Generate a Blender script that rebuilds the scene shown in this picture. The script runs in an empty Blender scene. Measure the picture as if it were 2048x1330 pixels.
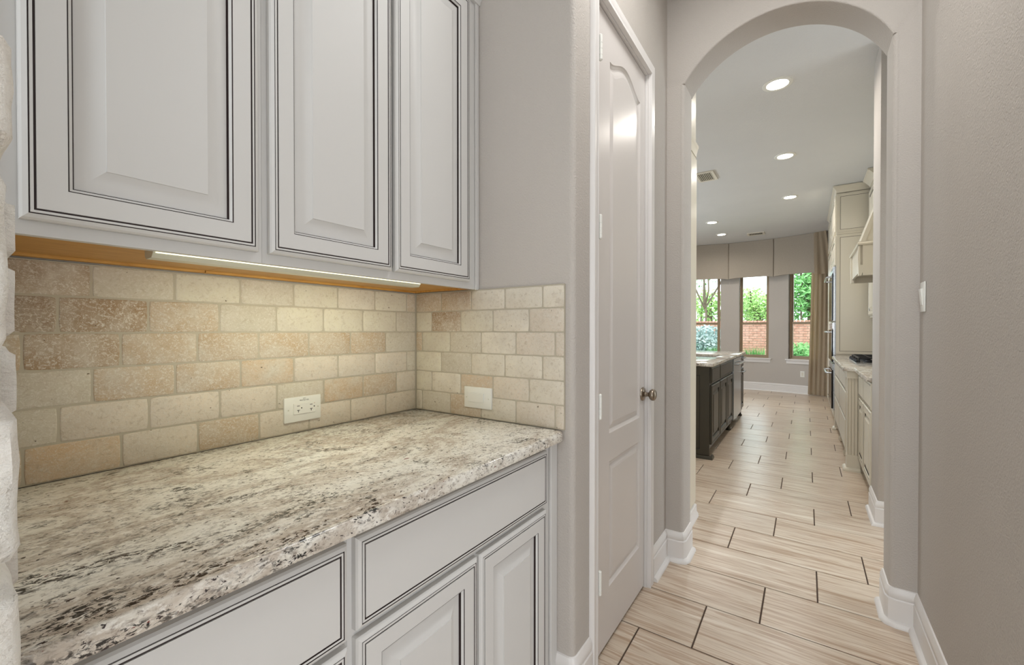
import bpy, bmesh, math, random
from mathutils import Vector, Matrix, noise
random.seed(7)
S = bpy.context.scene
COL = S.collection
PI = math.pi

# ------------------------------------------------------------------ camera, world, lights, exposure
cam_d = bpy.data.cameras.new('camera'); cam = bpy.data.objects.new('camera', cam_d); COL.objects.link(cam)
cam.location = (0, 0, 1.231)
cam.rotation_euler = (PI / 2 - 0.0083, 0, 0.6033)
cam_d.sensor_width = 36; cam_d.lens = 853.8 / 2048 * 36
cam_d.shift_y = 2.4 / 2048
cam_d.clip_start = 0.01; cam_d.clip_end = 300
S.camera = cam

W = bpy.data.worlds.new('world'); S.world = W; W.use_nodes = True
bg = W.node_tree.nodes['Background']
bg.inputs[0].default_value = (0.86, 0.94, 1.0, 1); bg.inputs[1].default_value = 4.1

S.view_settings.view_transform = 'Standard'; S.view_settings.look = 'None'
S.view_settings.gamma = 1; S.view_settings.use_curve_mapping = False
S.view_settings.exposure = 0.0


def light(name, kind, loc, energy, color=(1, 1, 1), rot=(0, 0, 0), size=1, size_y=None, spread=None):
    d = bpy.data.lights.new(name, kind); o = bpy.data.objects.new(name, d); COL.objects.link(o)
    d.energy = energy; d.color = color; o.location = loc; o.rotation_euler = rot
    if kind == 'AREA':
        d.size = size
        if size_y: d.shape = 'RECTANGLE'; d.size_y = size_y
        else: d.shape = 'DISK'
        if spread: d.spread = spread
    if kind == 'SUN': d.angle = math.radians(2)
    return o


light('sun', 'SUN', (0, -10, 20), 1.6, (1, .96, .9), (math.radians(38), 0, math.radians(-25)))
# unseen low dining-room daylight, placed to cast the arch's shadow on the kitchen ceiling
light('dining_room_window', 'AREA', (-0.1, -3.0, .50), 20, (.89, .955, 1), (PI / 2 + .25, 0, 0), 1.3, .8)
light('back_fill', 'AREA', (-0.1, -3.4, 1.9), 58, (.89, .955, 1), (PI / 2, 0, 0), 2.4, 1.2)  # added soft fill from behind for surfaces facing the camera
light('hall_fill', 'AREA', (-0.12, 1.45, 3.03), 12.8, (.98, .985, .97), (0, 0, 0), 0.5)  # added overhead fill for the hall walls and floor, no fixture there
light('overhead_fill', 'AREA', (.1, -.5, 3.03), 9.5, (.95, .975, 1), (0, 0, 0), 0.5)  # second added overhead fill, above and behind the camera
light('side_fill', 'AREA', (1.9, -.5, .50), 31, (.90, .95, 1), (PI / 2, 0, math.radians(72)), 1.7, .8)  # added low fill from the right, brightens the base cabinet fronts
light('right_wall_fill', 'AREA', (-2.7, -2.2, 1.5), 112, (.74, .87, 1), (PI / 2, 0, math.radians(-38)), 2.0, 1.9)  # added fill from the left rear, aimed at the right wall
# added fill lights out of view that raise the kitchen's ambient level
light('kitchen_left_fill', 'AREA', (-4.6, 6.6, 1.6), 160, (.80, .91, 1), (PI / 2, 0, -PI / 2), 3.6, 2.0)
light('kitchen_near_fill', 'AREA', (-3.2, 2.9, 1.5), 10, (.93, .97, 1), (PI / 2, 0, -0.35), 2.0, 1.8)


# ------------------------------------------------------------------ materials
def s2l(c):
    return tuple((x / 255 / 12.92 if x / 255 <= .04045 else ((x / 255 + .055) / 1.055) ** 2.4) for x in c)


class NT:
    def __init__(s, name):
        s.m = bpy.data.materials.new(name); s.m.use_nodes = True; s.t = s.m.node_tree
        s.n = s.t.nodes; s.l = s.t.links; s.b = s.n['Principled BSDF']; s.out = s.n['Material Output']

    def add(s, typ, **kw):
        n = s.n.new(typ)
        for k, v in kw.items(): setattr(n, k, v)
        return n

    def lk(s, a, b): s.l.new(a, b)

    def coords(s, scale=(1, 1, 1), rot=(0, 0, 0), src='Object', rnd=False):
        tc = s.add('ShaderNodeTexCoord'); mp = s.add('ShaderNodeMapping')
        mp.inputs['Scale'].default_value = scale; mp.inputs['Rotation'].default_value = rot
        s.lk(tc.outputs[src], mp.inputs['Vector'])
        if rnd:
            oi = s.add('ShaderNodeObjectInfo'); mu = s.add('ShaderNodeMath', operation='MULTIPLY'); mu.inputs[1].default_value = 57.0
            s.lk(oi.outputs['Random'], mu.inputs[0]); cx = s.add('ShaderNodeCombineXYZ')
            for i in range(3): s.lk(mu.outputs[0], cx.inputs[i])
            s.lk(cx.outputs[0], mp.inputs['Location'])
        return mp.outputs[0]

    def noise(s, vec, scale, detail=4, rough=.55, dist=0):
        n = s.add('ShaderNodeTexNoise'); n.inputs['Scale'].default_value = scale; n.inputs['Detail'].default_value = detail
        n.inputs['Roughness'].default_value = rough; n.inputs['Distortion'].default_value = dist
        s.lk(vec, n.inputs['Vector']); return n.outputs['Fac']

    def ramp(s, fac, stops):
        r = s.add('ShaderNodeValToRGB'); e = r.color_ramp.elements
        while len(e) < len(stops): e.new(.5)
        for i, (p, c) in enumerate(stops):
            e[i].position = p; e[i].color = (*c, 1) if len(c) == 3 else c
        s.lk(fac, r.inputs[0]); return r.outputs[0]

    def mix(s, fac, a, b, mode='MIX'):
        m = s.add('ShaderNodeMix', data_type='RGBA', blend_type=mode)
        for sock, v in ((m.inputs[0], fac), (m.inputs[6], a), (m.inputs[7], b)):
            if hasattr(v, 'is_linked'): s.lk(v, sock)
            elif isinstance(v, (int, float)): sock.default_value = v
            else: sock.default_value = (*v, 1)
        return m.outputs[2]

    def bump(s, h, strength, dist=.01):
        b = s.add('ShaderNodeBump'); b.inputs['Strength'].default_value = strength; b.inputs['Distance'].default_value = dist
        s.lk(h, b.inputs['Height']); s.lk(b.outputs[0], s.b.inputs['Normal'])

    def set(s, col=None, rough=.5, metal=0, spec=None, coat=0):
        if col is not None:
            if hasattr(col, 'is_linked'): s.lk(col, s.b.inputs['Base Color'])
            else: s.b.inputs['Base Color'].default_value = (*col, 1)
        if hasattr(rough, 'is_linked'): s.lk(rough, s.b.inputs['Roughness'])
        else: s.b.inputs['Roughness'].default_value = rough
        s.b.inputs['Metallic'].default_value = metal
        if spec is not None: s.b.inputs['Specular IOR Level'].default_value = spec
        s.b.inputs['Coat Weight'].default_value = coat
        return s.m


def plain(name, rgb, rough=.5, metal=0, spec=None, coat=0):
    return NT(name).set(s2l(rgb), rough, metal, spec, coat)


def emit(name, col, strength):
    t = NT(name); t.b.inputs['Base Color'].default_value = (*col, 1)
    t.b.inputs['Emission Color'].default_value = (*col, 1); t.b.inputs['Emission Strength'].default_value = strength
    return t.m


def paint(name, rgb, bump=.35, scale=170, rough=.75):
    t = NT(name); v = t.coords()
    f = t.noise(v, 2.2, 3); c0 = s2l(rgb)
    c = t.mix(f, tuple(x * .96 for x in c0), tuple(min(1, x * 1.04) for x in c0))
    h = t.noise(v, scale, 2, .5)
    t.bump(h, bump, .004)
    return t.set(c, rough, 0, .3)


M = {}
M['wall'] = paint('greige_wall_paint', (189, 182, 175), .55)
M['ceil'] = paint('white_ceiling_paint', (213, 213, 212), .5, 110)
M['trim'] = plain('white_trim_enamel', (226, 222, 219), .35)
M['door'] = plain('white_door_enamel', (216, 210, 206), .28, 0, .5)
M['cab'] = plain('off_white_cabinet_lacquer', (209, 207, 204), .48, 0, .35)
M['cabk'] = plain('cream_kitchen_cabinet_lacquer', (214, 206, 188), .32)
M['rail'] = plain('tan_strip', (186, 162, 128), .6)  # even tan tone of the thin strip below the granite
M['glaze'] = plain('dark_brown_glaze', (44, 29, 28), .6)
M['plastic'] = plain('white_plastic', (232, 231, 224), .3)
M['slot'] = plain('black_slot', (20, 20, 20), .6)
M['text'] = plain('grey_printed_ink', (70, 68, 64), .7)
M['nickel'] = plain('brushed_nickel', (150, 138, 124), .28, 1)
M['steel'] = plain('stainless_steel', (178, 180, 182), .24, 1)
M['ovenglass'] = plain('black_oven_glass', (22, 20, 22), .08)
M['iron'] = plain('black_cast_iron', (20, 20, 21), .5)
M['olive'] = plain('dark_olive_cabinet_paint', (55, 50, 39), .34)
M['olivek'] = plain('black_olive_glaze', (24, 23, 19), .5)
M['grout'] = plain('beige_wall_grout', (182, 173, 155), .9)
M['fgrout'] = plain('dark_floor_grout', (84, 68, 58), .9)
M['winframe'] = plain('tan_window_frame', (158, 138, 112), .45)
M['lens'] = emit('lamp_lens', (1, .93, .82), 14)
M['led'] = emit('led_strip_lens', (1, .96, .70), 1.3)
M['alu'] = plain('painted_aluminium', (206, 205, 188), .3, .3)
M['vent'] = plain('ivory_vent_paint', (222, 216, 202), .5)
M['dark'] = plain('dark_void', (36, 32, 28), .9)
M['sink'] = plain('brown_composite_sink', (120, 88, 58), .5)


def mk_wood():
    t = NT('maple_plywood'); v = t.coords((30, 3, 30)); f = t.noise(v, 4, 5, .6, .4)
    return t.set(t.ramp(f, [(.3, s2l((176, 122, 48))), (.7, s2l((206, 158, 80)))]), .45)


M['wood'] = mk_wood()


def mk_trav():
    t = NT('tumbled_travertine'); oi = t.add('ShaderNodeObjectInfo')
    v = t.coords((1, 1, 1), rnd=True); vs = t.coords((9, 9, 34), rnd=True)
    f1 = t.noise(vs, 1.6, 6, .62, .6)
    c = t.mix(t.ramp(f1, [(.3, (0, 0, 0)), (.75, (1, 1, 1))]), oi.outputs['Color'], (.66, .61, .52))
    f0 = t.noise(v, 14, 4, .6)
    c = t.mix(t.ramp(f0, [(.35, (.0, 0, 0)), (.7, (.45, .45, .45))]), c, (.57, .49, .385), 'MIX')
    c = t.mix(t.ramp(f0, [(.35, (.55, .55, .55)), (.65, (0, 0, 0))]), c, oi.outputs['Color'])
    fw = t.noise(t.coords((1.6, 1.6, 3.2), rnd=True), 105, 6, .72, 1.1)
    flake = t.ramp(fw, [(.50, (0, 0, 0)), (.60, (1, 1, 1))])
    sx = t.add('ShaderNodeMath', operation='MULTIPLY'); t.lk(flake, sx.inputs[0]); t.lk(oi.outputs['Alpha'], sx.inputs[1])
    c = t.mix(sx.outputs[0], c, (.70, .655, .58))
    fd = t.noise(t.coords((1.6, 1.6, 3.0), rnd=True), 60, 5, .7, .8)
    c = t.mix(t.ramp(fd, [(.53, (0, 0, 0)), (.66, (.42, .42, .42))]), c, (.40, .31, .21))
    fp = t.noise(t.coords((1, 1, 2.4), rnd=True), 60, 3, .6)
    pit = t.ramp(fp, [(.245, (1, 1, 1)), (.285, (0, 0, 0))])
    c = t.mix(pit, c, (.12, .08, .05))
    h = t.add('ShaderNodeMath', operation='SUBTRACT'); t.lk(fw, h.inputs[0]); t.lk(pit, h.inputs[1])
    t.bump(h.outputs[0], .45, .003)
    return t.set(c, .62, 0, .3)


M['trav'] = mk_trav()


def mk_granite():
    t = NT('cream_granite'); base = (0, 0, math.radians(14))
    v = t.coords((1, 1, 1), base); vl = t.coords((1, .5, 1), base)
    f0 = t.noise(vl, 5.0, 6, .62, 1.4)
    c = t.ramp(f0, [(.34, s2l((236, 234, 226))), (.47, s2l((226, 221, 210))), (.55, s2l((190, 178, 164))), (.62, s2l((222, 215, 204))), (.70, s2l((234, 231, 223)))])
    f1 = t.noise(t.coords((1, .62, 1), base), 105, 8, .76, .6)
    c = t.mix(t.ramp(f1, [(.50, (0, 0, 0)), (.63, (.75, .75, .75))]), c, s2l((130, 117, 106)))
    fw = t.noise(t.coords((1, .55, 1), base), 70, 6, .72, .4)
    c = t.mix(t.ramp(fw, [(.53, (0, 0, 0)), (.64, (.85, .85, .85))]), c, s2l((238, 234, 226)))
    cl = t.noise(t.coords((1, .6, 1), base), 6.2, 5, .66, 1.4)
    clm = t.ramp(cl, [(.535, (0, 0, 0)), (.61, (1, 1, 1))])
    fb = t.noise(t.coords((1, .58, 1), base), 140, 5, .68, .6)
    bl = t.ramp(fb, [(.50, (0, 0, 0)), (.55, (1, 1, 1))])
    c = t.mix(t.mix(1.0, clm, bl, 'MULTIPLY'), c, s2l((50, 48, 46)))
    cg = t.noise(t.coords((1, .6, 1), (0, 0, .6)), 11, 4, .62, 1.0)
    bg2 = t.ramp(t.noise(t.coords((1, .62, 1), base), 150, 4, .66, .4), [(.50, (0, 0, 0)), (.56, (1, 1, 1))])
    c = t.mix(t.mix(1.0, t.ramp(cg, [(.54, (0, 0, 0)), (.66, (.8, .8, .8))]), bg2, 'MULTIPLY'), c, s2l((104, 98, 92)))
    fb2 = t.noise(t.coords((1, .5, 1), base), 170, 3, .6, .3)
    c = t.mix(t.ramp(fb2, [(.625, (0, 0, 0)), (.665, (1, 1, 1))]), c, s2l((58, 48, 48)))
    fr = t.noise(t.coords((1, .6, 1), base), 60, 3, .6, .9)
    c = t.mix(t.ramp(fr, [(.70, (0, 0, 0)), (.73, (1, 1, 1))]), c, s2l((118, 56, 50)))
    return t.set(c, .13, 0, .5)


M['granite'] = mk_granite()


def mk_floor():
    t = NT('striped_stone_floor_tile'); oi = t.add('ShaderNodeObjectInfo')
    f = t.noise(t.coords((.8, 15, 1), rnd=True), 1.7, 5, .58, .5)
    c = t.ramp(f, [(.36, s2l((176, 150, 126))), (.44, s2l((206, 188, 168))), (.51, s2l((216, 202, 184))), (.56, s2l((184, 158, 134))), (.60, s2l((206, 188, 168))), (.67, s2l((224, 212, 196)))])
    f2 = t.noise(t.coords((1.2, 60, 1), rnd=True), 2.2, 5, .62, .3)
    c = t.mix(t.ramp(f2, [(.52, (0, 0, 0)), (.68, (.34, .34, .34))]), c, s2l((160, 132, 110)))
    hs = t.add('ShaderNodeHueSaturation'); t.lk(c, hs.inputs['Color'])
    ma = t.add('ShaderNodeMapRange'); ma.inputs['To Min'].default_value = .93; ma.inputs['To Max'].default_value = 1.06
    t.lk(oi.outputs['Random'], ma.inputs['Value']); t.lk(ma.outputs[0], hs.inputs['Value'])
    return t.set(hs.outputs[0], .3, 0, .7)


M['floor'] = mk_floor()


def mk_stone():
    t = NT('chopped_limestone'); v = t.coords(rnd=True)
    f = t.noise(v, 9, 5, .6); c = t.ramp(f, [(.3, s2l((222, 214, 204))), (.6, s2l((238, 235, 228))), (.8, s2l((218, 206, 198)))])
    h = t.noise(t.coords((1, 1, 1.8), rnd=True), 60, 6, .65)
    t.bump(h, .9, .008)
    return t.set(c, .9, 0, .2)


M['stone'] = mk_stone()


def mk_fabric(name, rgb, sc=220):
    t = NT(name); f = t.noise(t.coords((1, 1, .5)), sc, 3, .6); c0 = s2l(rgb)
    c = t.mix(f, tuple(x * .8 for x in c0), tuple(min(1, x * 1.2) for x in c0))
    t.bump(f, .4, .003)
    return t.set(c, .9, 0, .1)


M['valance'] = mk_fabric('greige_linen', (170, 160, 147))
M['curtain'] = mk_fabric('taupe_drape_cloth', (206, 188, 162))


def mk_glass():
    t = NT('window_glass'); tr = t.add('ShaderNodeBsdfTransparent'); gl = t.add('ShaderNodeBsdfGlossy'); gl.inputs['Roughness'].default_value = .02
    tr.inputs[0].default_value = (.95, .985, .97, 1)
    fr = t.add('ShaderNodeFresnel'); fr.inputs[0].default_value = 1.5; mx = t.add('ShaderNodeMixShader')
    t.lk(fr.outputs[0], mx.inputs[0]); t.lk(tr.outputs[0], mx.inputs[1]); t.lk(gl.outputs[0], mx.inputs[2]); t.lk(mx.outputs[0], t.out.inputs[0])
    return t.m


M['glass'] = mk_glass()


def mk_var(name, a, b, rough=.8, sc=20):
    t = NT(name); f = t.noise(t.coords(), sc, 4)
    return t.set(t.ramp(f, [(.3, s2l(a)), (.7, s2l(b))]), rough, 0, .3)


M['brick'] = mk_var('pink_brick', (178, 124, 110), (206, 158, 144), .85, 9)
M['mortar'] = plain('pale_mortar', (198, 182, 168), .9)
M['leaf'] = mk_var('green_leaves', (128, 172, 92), (184, 212, 136), .6, 3)
M['leaf2'] = mk_var('deep_green_leaves', (88, 152, 84), (146, 194, 122), .6, 3)
M['leaf3'] = mk_var('silvery_leaves', (136, 164, 166), (196, 210, 206), .7, 3)
M['bark'] = mk_var('grey_bark', (92, 80, 68), (126, 112, 96), .9, 12)
M['grass'] = mk_var('lawn', (88, 128, 58), (128, 160, 84), .9, 6)
M['roof'] = plain('terracotta_roof', (206, 140, 104), .8)


# ------------------------------------------------------------------ mesh helpers
class MB:
    def __init__(s): s.bm = bmesh.new(); s.mi = 0

    def quad(s, *p):
        f = s.bm.faces.new([s.bm.verts.new(x) for x in p]); f.material_index = s.mi; return f

    def box(s, x0, x1, y0, y1, z0, z1, bev=0, seg=2):
        vs = [s.bm.verts.new((x, y, z)) for x in (x0, x1) for y in (y0, y1) for z in (z0, z1)]
        fs = [s.bm.faces.new([vs[i] for i in q]) for q in ((0, 1, 3, 2), (4, 6, 7, 5), (0, 4, 5, 1), (2, 3, 7, 6), (0, 2, 6, 4), (1, 5, 7, 3))]
        for f in fs: f.material_index = s.mi
        if bev:
            es = list({e for f in fs for e in f.edges})
            r = bmesh.ops.bevel(s.bm, geom=es, offset=bev, segments=seg, affect='EDGES', profile=.5)
            for f in r['faces']: f.material_index = s.mi
        return s

    def cyl(s, p0, p1, r0, r1=None, n=20, caps=True):
        return s.lathe(p0, p1, [(0, r0), ((Vector(p1) - Vector(p0)).length, r0 if r1 is None else r1)], n, caps)

    def lathe(s, p0, p1, prof, n=20, caps=True):
        p0 = Vector(p0); ax = (Vector(p1) - p0).normalized()
        u = ax.orthogonal().normalized(); w = ax.cross(u); rings = []
        for d, r in prof:
            rings.append([s.bm.verts.new(p0 + ax * d + (u * math.cos(2 * PI * k / n) + w * math.sin(2 * PI * k / n)) * max(r, 1e-4)) for k in range(n)])
        for a, b in zip(rings, rings[1:]):
            for k in range(n):
                f = s.bm.faces.new((a[k], a[(k + 1) % n], b[(k + 1) % n], b[k])); f.material_index = s.mi
        if caps:
            for rg in (rings[0], rings[-1]):
                f = s.bm.faces.new(rg); f.material_index = s.mi
        return s

    def tube(s, pts, r, n=10):
        pts = [Vector(p) for p in pts]; rings = []; u = None
        for i, p in enumerate(pts):
            d = (pts[min(i + 1, len(pts) - 1)] - pts[max(i - 1, 0)]).normalized()
            u = d.orthogonal().normalized() if u is None else (u - d * u.dot(d)).normalized()
            w = d.cross(u)
            rings.append([s.bm.verts.new(p + (u * math.cos(2 * PI * k / n) + w * math.sin(2 * PI * k / n)) * r) for k in range(n)])
        for a, b in zip(rings, rings[1:]):
            for k in range(n):
                f = s.bm.faces.new((a[k], a[(k + 1) % n], b[(k + 1) % n], b[k])); f.material_index = s.mi
        for rg in (rings[0], rings[-1]):
            f = s.bm.faces.new(rg); f.material_index = s.mi
        return s

    def prism(s, pts, d):
        """closed polygon (3D points) extruded by vector d"""
        a = [s.bm.verts.new(p) for p in pts]; b = [s.bm.verts.new(Vector(p) + Vector(d)) for p in pts]; n = len(a)
        fs = [s.bm.faces.new(a), s.bm.faces.new(b)] + [s.bm.faces.new((a[i], a[(i + 1) % n], b[(i + 1) % n], b[i])) for i in range(n)]
        for f in fs: f.material_index = s.mi
        return s

    def sweep(s, prof, path, side=1, z0=0, caps=True):
        """profile [(d,z)] swept along plan path [(x,y)]; d measured to the side*left normal, mitred"""
        P = [Vector((p[0], p[1])) for p in path]; rings = []
        for i, p in enumerate(P):
            t0 = (P[i] - P[i - 1]).normalized() if i else None
            t1 = (P[i + 1] - P[i]).normalized() if i < len(P) - 1 else None
            n0 = Vector((-t0.y, t0.x)) if t0 else None; n1 = Vector((-t1.y, t1.x)) if t1 else None
            if n0 is None: m = n1
            elif n1 is None: m = n0
            else:
                m = (n0 + n1).normalized(); m = m / max(.3, m.dot(n0))
            rings.append([s.bm.verts.new((p.x + m.x * d * side, p.y + m.y * d * side, z0 + z)) for d, z in prof])
        for a, b in zip(rings, rings[1:]):
            for k in range(len(prof) - 1):
                f = s.bm.faces.new((a[k], a[k + 1], b[k + 1], b[k])); f.material_index = s.mi
        if caps:
            for rg in (rings[0], rings[-1]):
                f = s.bm.faces.new(rg); f.material_index = s.mi
        return s

    def panel(s, T, w, h, prof, arch=None, N=16, back=True):
        """nested loops: prof = [(inset, height, material, arched)], T maps (a,b,h)->xyz"""
        loops = []
        for o, hh, mi, ar in prof:
            pts = [(o, o), (w - o, o)]
            for k in range(N + 1):
                t = k / N; a = (w - o) - t * (w - 2 * o); b = h - o
                if ar and arch: b -= arch(t)
                pts.append((a, b))
            loops.append([s.bm.verts.new(T(a, b, hh)) for a, b in pts])
        n = len(loops[0])
        for i in range(1, len(loops)):
            A, B = loops[i - 1], loops[i]
            for k in range(n):
                f = s.bm.faces.new((A[k], A[(k + 1) % n], B[(k + 1) % n], B[k])); f.material_index = prof[i][2]
        f = s.bm.faces.new(loops[-1]); f.material_index = prof[-1][2] if len(prof[-1]) < 5 else prof[-1][4]
        if back: s.bm.faces.new(loops[0])
        return s

    def mesh(s, name, mats, origin=(0, 0, 0), smooth=35):
        bmesh.ops.recalc_face_normals(s.bm, faces=s.bm.faces)
        me = bpy.data.meshes.new(name)
        o = Vector(origin)
        if o.length: bmesh.ops.translate(s.bm, vec=-o, verts=s.bm.verts)
        s.bm.to_mesh(me); s.bm.free()
        for m in (mats if isinstance(mats, (list, tuple)) else [mats]): me.materials.append(m)
        if smooth:
            me.polygons.foreach_set('use_smooth', [True] * len(me.polygons))
            me.set_sharp_from_angle(angle=math.radians(smooth))
        return me


def link(name, me, parent=None, loc=(0, 0, 0)):
    o = bpy.data.objects.new(name, me); COL.objects.link(o); o.location = loc
    if parent: o.parent = parent
    return o


def tag(o, label, cat, group=None):
    o['label'] = label; o['category'] = cat
    if group: o['group'] = group
    return o


def thing(name, label, cat, loc, group=None):
    o = bpy.data.objects.new(name, None); COL.objects.link(o); o.location = loc; o.empty_display_size = .05
    return tag(o, label, cat, group)


def root_loc(o):
    v = Vector((0, 0, 0))
    while o: v = v + o.location; o = o.parent
    return v


def part(name, mb, mat, parent, label=None, smooth=35, stuff=False):
    o = link(name, mb.mesh(name, mat, root_loc(parent), smooth), parent)
    if label: o['label'] = label
    if stuff: o['kind'] = 'stuff'
    return o


def solo(name, mb, mat, label, cat, group=None, smooth=35, stuff=False):
    vs = [v.co for v in mb.bm.verts]
    lo = [min(v[i] for v in vs) for i in range(3)]; hi = [max(v[i] for v in vs) for i in range(3)]
    loc = ((lo[0] + hi[0]) / 2, (lo[1] + hi[1]) / 2, lo[2])
    o = link(name, mb.mesh(name, mat, loc, smooth), None, loc); tag(o, label, cat, group)
    if stuff: o['kind'] = 'stuff'
    return o


def struct(name, mb, mat, label=None, parent=None, smooth=35):
    o = link(name, mb.mesh(name, mat, root_loc(parent) if parent else (0, 0, 0), smooth), parent)
    if not parent: o['kind'] = 'structure'
    if label: o['label'] = label
    return o


def mb(): return MB()


# ------------------------------------------------------------------ dimensions
XB, XT = -1.360, -1.3495        # back wall of the counter niche, its tile face
YE, YT = 1.257, 1.247           # niche end wall, its tile face
XW, XR = -0.622, 0.380          # door wall, right wall
YA, YA2 = 2.370, 2.555          # arch wall front / back
ZC = 3.05
ZCT = 0.901                     # granite top

# ------------------------------------------------------------------ floor
floor = struct('floor', mb().box(-5.2, 3.7, -4.3, 10.9, -.12, -.004), M['fgrout'], 'dark grouted floor under striped rectangular tiles', smooth=0)
PY, PL, GAP = 0.3079, 0.6131, 0.006
Y0 = 2.3645                     # a seam


def plank_mesh(x0, x1, y0, y1):
    b = mb(); w, l = (x1 - x0) / 2, (y1 - y0) / 2; e = .0018
    lo = [(-w, -l), (w, -l), (w, l), (-w, l)]; hi = [(-w + e, -l + e), (w - e, -l + e), (w - e, l - e), (-w + e, l - e)]
    A = [b.bm.verts.new((x, y, -.004)) for x, y in lo]; B = [b.bm.verts.new((x, y, -.0012)) for x, y in lo]; C = [b.bm.verts.new((x, y, 0)) for x, y in hi]
    for P, Q in ((A, B), (B, C)):
        for k in range(4): b.bm.faces.new((P[k], P[(k + 1) % 4], Q[(k + 1) % 4], Q[k]))
    b.bm.faces.new(C)
    return b.mesh('floor_tile', M['floor'], smooth=0)


FULL = plank_mesh(-PL / 2 + GAP / 2, PL / 2 - GAP / 2, -PY / 2 + GAP / 2, PY / 2 - GAP / 2)
YEND = 10.05
n_tiles = 0; far = mb()
for n in range(-20, 26):
    ys, ye = Y0 + n * PY, Y0 + (n + 1) * PY
    off = (-0.1555 + (n - 2) * 0.2044) % PL
    for k in range(-10, 8):
        xs = off + k * PL; xe = xs + PL
        near = ye > 0.9 and xe > -1.75 and xs < .62
        if not near:
            if xs > -5.2 and xe < 3.6 and n_tiles < 9999:
                a, b_, c, d = xs + GAP / 2, xe - GAP / 2, ys + GAP / 2, ye - GAP / 2
                far.quad((a, c, -.0005), (b_, c, -.0005), (b_, d, -.0005), (a, d, -.0005))
            continue
        o = link('tile', FULL, floor, ((xs + xe) / 2, (ys + ye) / 2, 0)); n_tiles += 1
o = struct('tiles_beyond', far, M['floor'], None, floor, smooth=0); o['kind'] = 'stuff'; o.name = 'tile_field'

# ------------------------------------------------------------------ walls and ceiling
struct('ceiling', mb().box(-5.2, 3.7, -4.3, 10.9, ZC, ZC + .15), M['ceil'], smooth=0)


def arc(cx, cy, r, a0, a1, n=8):
    return [(cx + r * math.cos(math.radians(a0 + (a1 - a0) * k / n)), cy + r * math.sin(math.radians(a0 + (a1 - a0) * k / n))) for k in range(n + 1)]


def plan_wall(m, pts, z0, z1):
    m.prism([(x, y, z0) for x, y in pts], (0, 0, z1 - z0)); return m


struct('wall_back', mb().box(XB - .12, XB, -1.2, YE + .1, 0, ZC), M['wall'], smooth=0)
# door wall: niche end wall with a bullnose corner, pieces round the closet door opening
DY0, DY1, DZ = 1.404, 2.052, 2.452   # rough opening
w = mb()
r = .02
plan_wall(w, [(XB, YE)] + arc(XW - r, YE + r, r, -90, 0) + [(XW, DY0), (XW - .11, DY0), (XW - .11, YE + .1), (XB, YE + .1)], 0, ZC)
w.box(XW - .11, XW, DY1, YA, 0, ZC); w.box(XW - .11, XW, DY0, DY1, DZ, ZC)
struct('wall_left', w, M['wall'])
w = mb(); w.box(XR, XR + .12, .80, YA, 0, ZC)
struct('wall_right', w, M['wall'], smooth=0)
# the dining area behind the camera
struct('wall_dining_back', mb().box(-5.2, 3.7, -4.3, -4.1, 0, ZC), M['wall'], smooth=0)
struct('wall_dining_left', mb().box(-5.2, -5.0, -4.1, YA + .01, 0, ZC), M['wall'], smooth=0)
struct('wall_dining_right', mb().box(3.5, 3.7, -4.1, .92, 0, ZC).box(XR + .12, 3.5, .80, .92, 0, ZC), M['wall'], smooth=0)
# closet behind the door, so that nothing is open to the sky
struct('wall_closet', mb().box(XB - .12, XB, YE + .1, YA, 0, ZC).box(XB, XW - .11, YA - .02, YA + .1, 0, ZC), M['wall'], smooth=0)

# arch wall with bullnosed opening
JL, JR = -0.532, 0.293
cx, cz, R = -.136, 2.2745, .4695
aL, aR = -math.asin((cx - JL) / R), math.asin((JR - cx) / R)
ZL, ZR = cz + R * math.cos(aL), cz + R * math.cos(aR)
contour = []   # (x, z, nx, nz) nx,nz: outward from the opening into the wall
for k in range(2): contour.append((JL, ZL * k, -1, 0, ('L', k)))
NA = 36
for k in range(NA + 1):
    a = aL + (aR - aL) * k / NA
    contour.append((cx + R * math.sin(a), cz + R * math.cos(a), math.sin(a), math.cos(a), ('T', k)))
for k in (1, 0): contour.append((JR, ZR * k, 1, 0, ('R', k)))
w = mb(); bn = .022; secs = []
XO0, XO1 = XW - .3, XR + .35
for x, z, nx, nz, (sd, k) in contour:
    sec = []
    ox, oz = (XO0, z) if sd == 'L' else (XO1, z) if sd == 'R' else (XO0 + (XO1 - XO0) * k / NA, ZC)
    sec.append((ox, YA, oz)); bn = .007 if sd == 'T' else .022
    for j in range(7):
        t = PI / 2 * j / 6; d = bn * (1 - math.sin(t)); y = YA + bn * (1 - math.cos(t))
        sec.append((x + nx * d, y, z + nz * d))
    for j in range(7):
        t = PI / 2 * j / 6; d = bn * (1 - math.cos(t)); y = YA2 - bn + bn * math.sin(t)
        sec.append((x + nx * d, y, z + nz * d))
    sec.append((ox, YA2, oz))
    secs.append([w.bm.verts.new(p) for p in sec])
for A, B in zip(secs, secs[1:]):
    for j in range(len(A) - 1): w.bm.faces.new((A[j], A[j + 1], B[j + 1], B[j]))
struct('wall_arch', w, M['wall'], 'greige wall pierced by an arched opening', smooth=50)

# kitchen shell
struct('wall_kitchen_near', mb().box(-5.2, XO0, YA + .01, YA2 - .01, 0, ZC).box(XO1, 2.2, YA + .01, YA2 - .01, 0, ZC), M['wall'], smooth=0)
struct('wall_kitchen_left', mb().box(-5.2, -5.0, YA2, 10.9, 0, ZC), M['wall'], smooth=0)
struct('wall_kitchen_right', mb().box(.96, 1.1, 3.84, 10.5, 0, ZC), M['wall'], smooth=0)
struct('wall_stub', mb().box(.376, 1.1, 3.52, 3.84, 0, ZC, .012), M['wall'])

# bay wall: arc, windows in it
BX, BY, BR = -1.0, 6.9, 3.2


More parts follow.
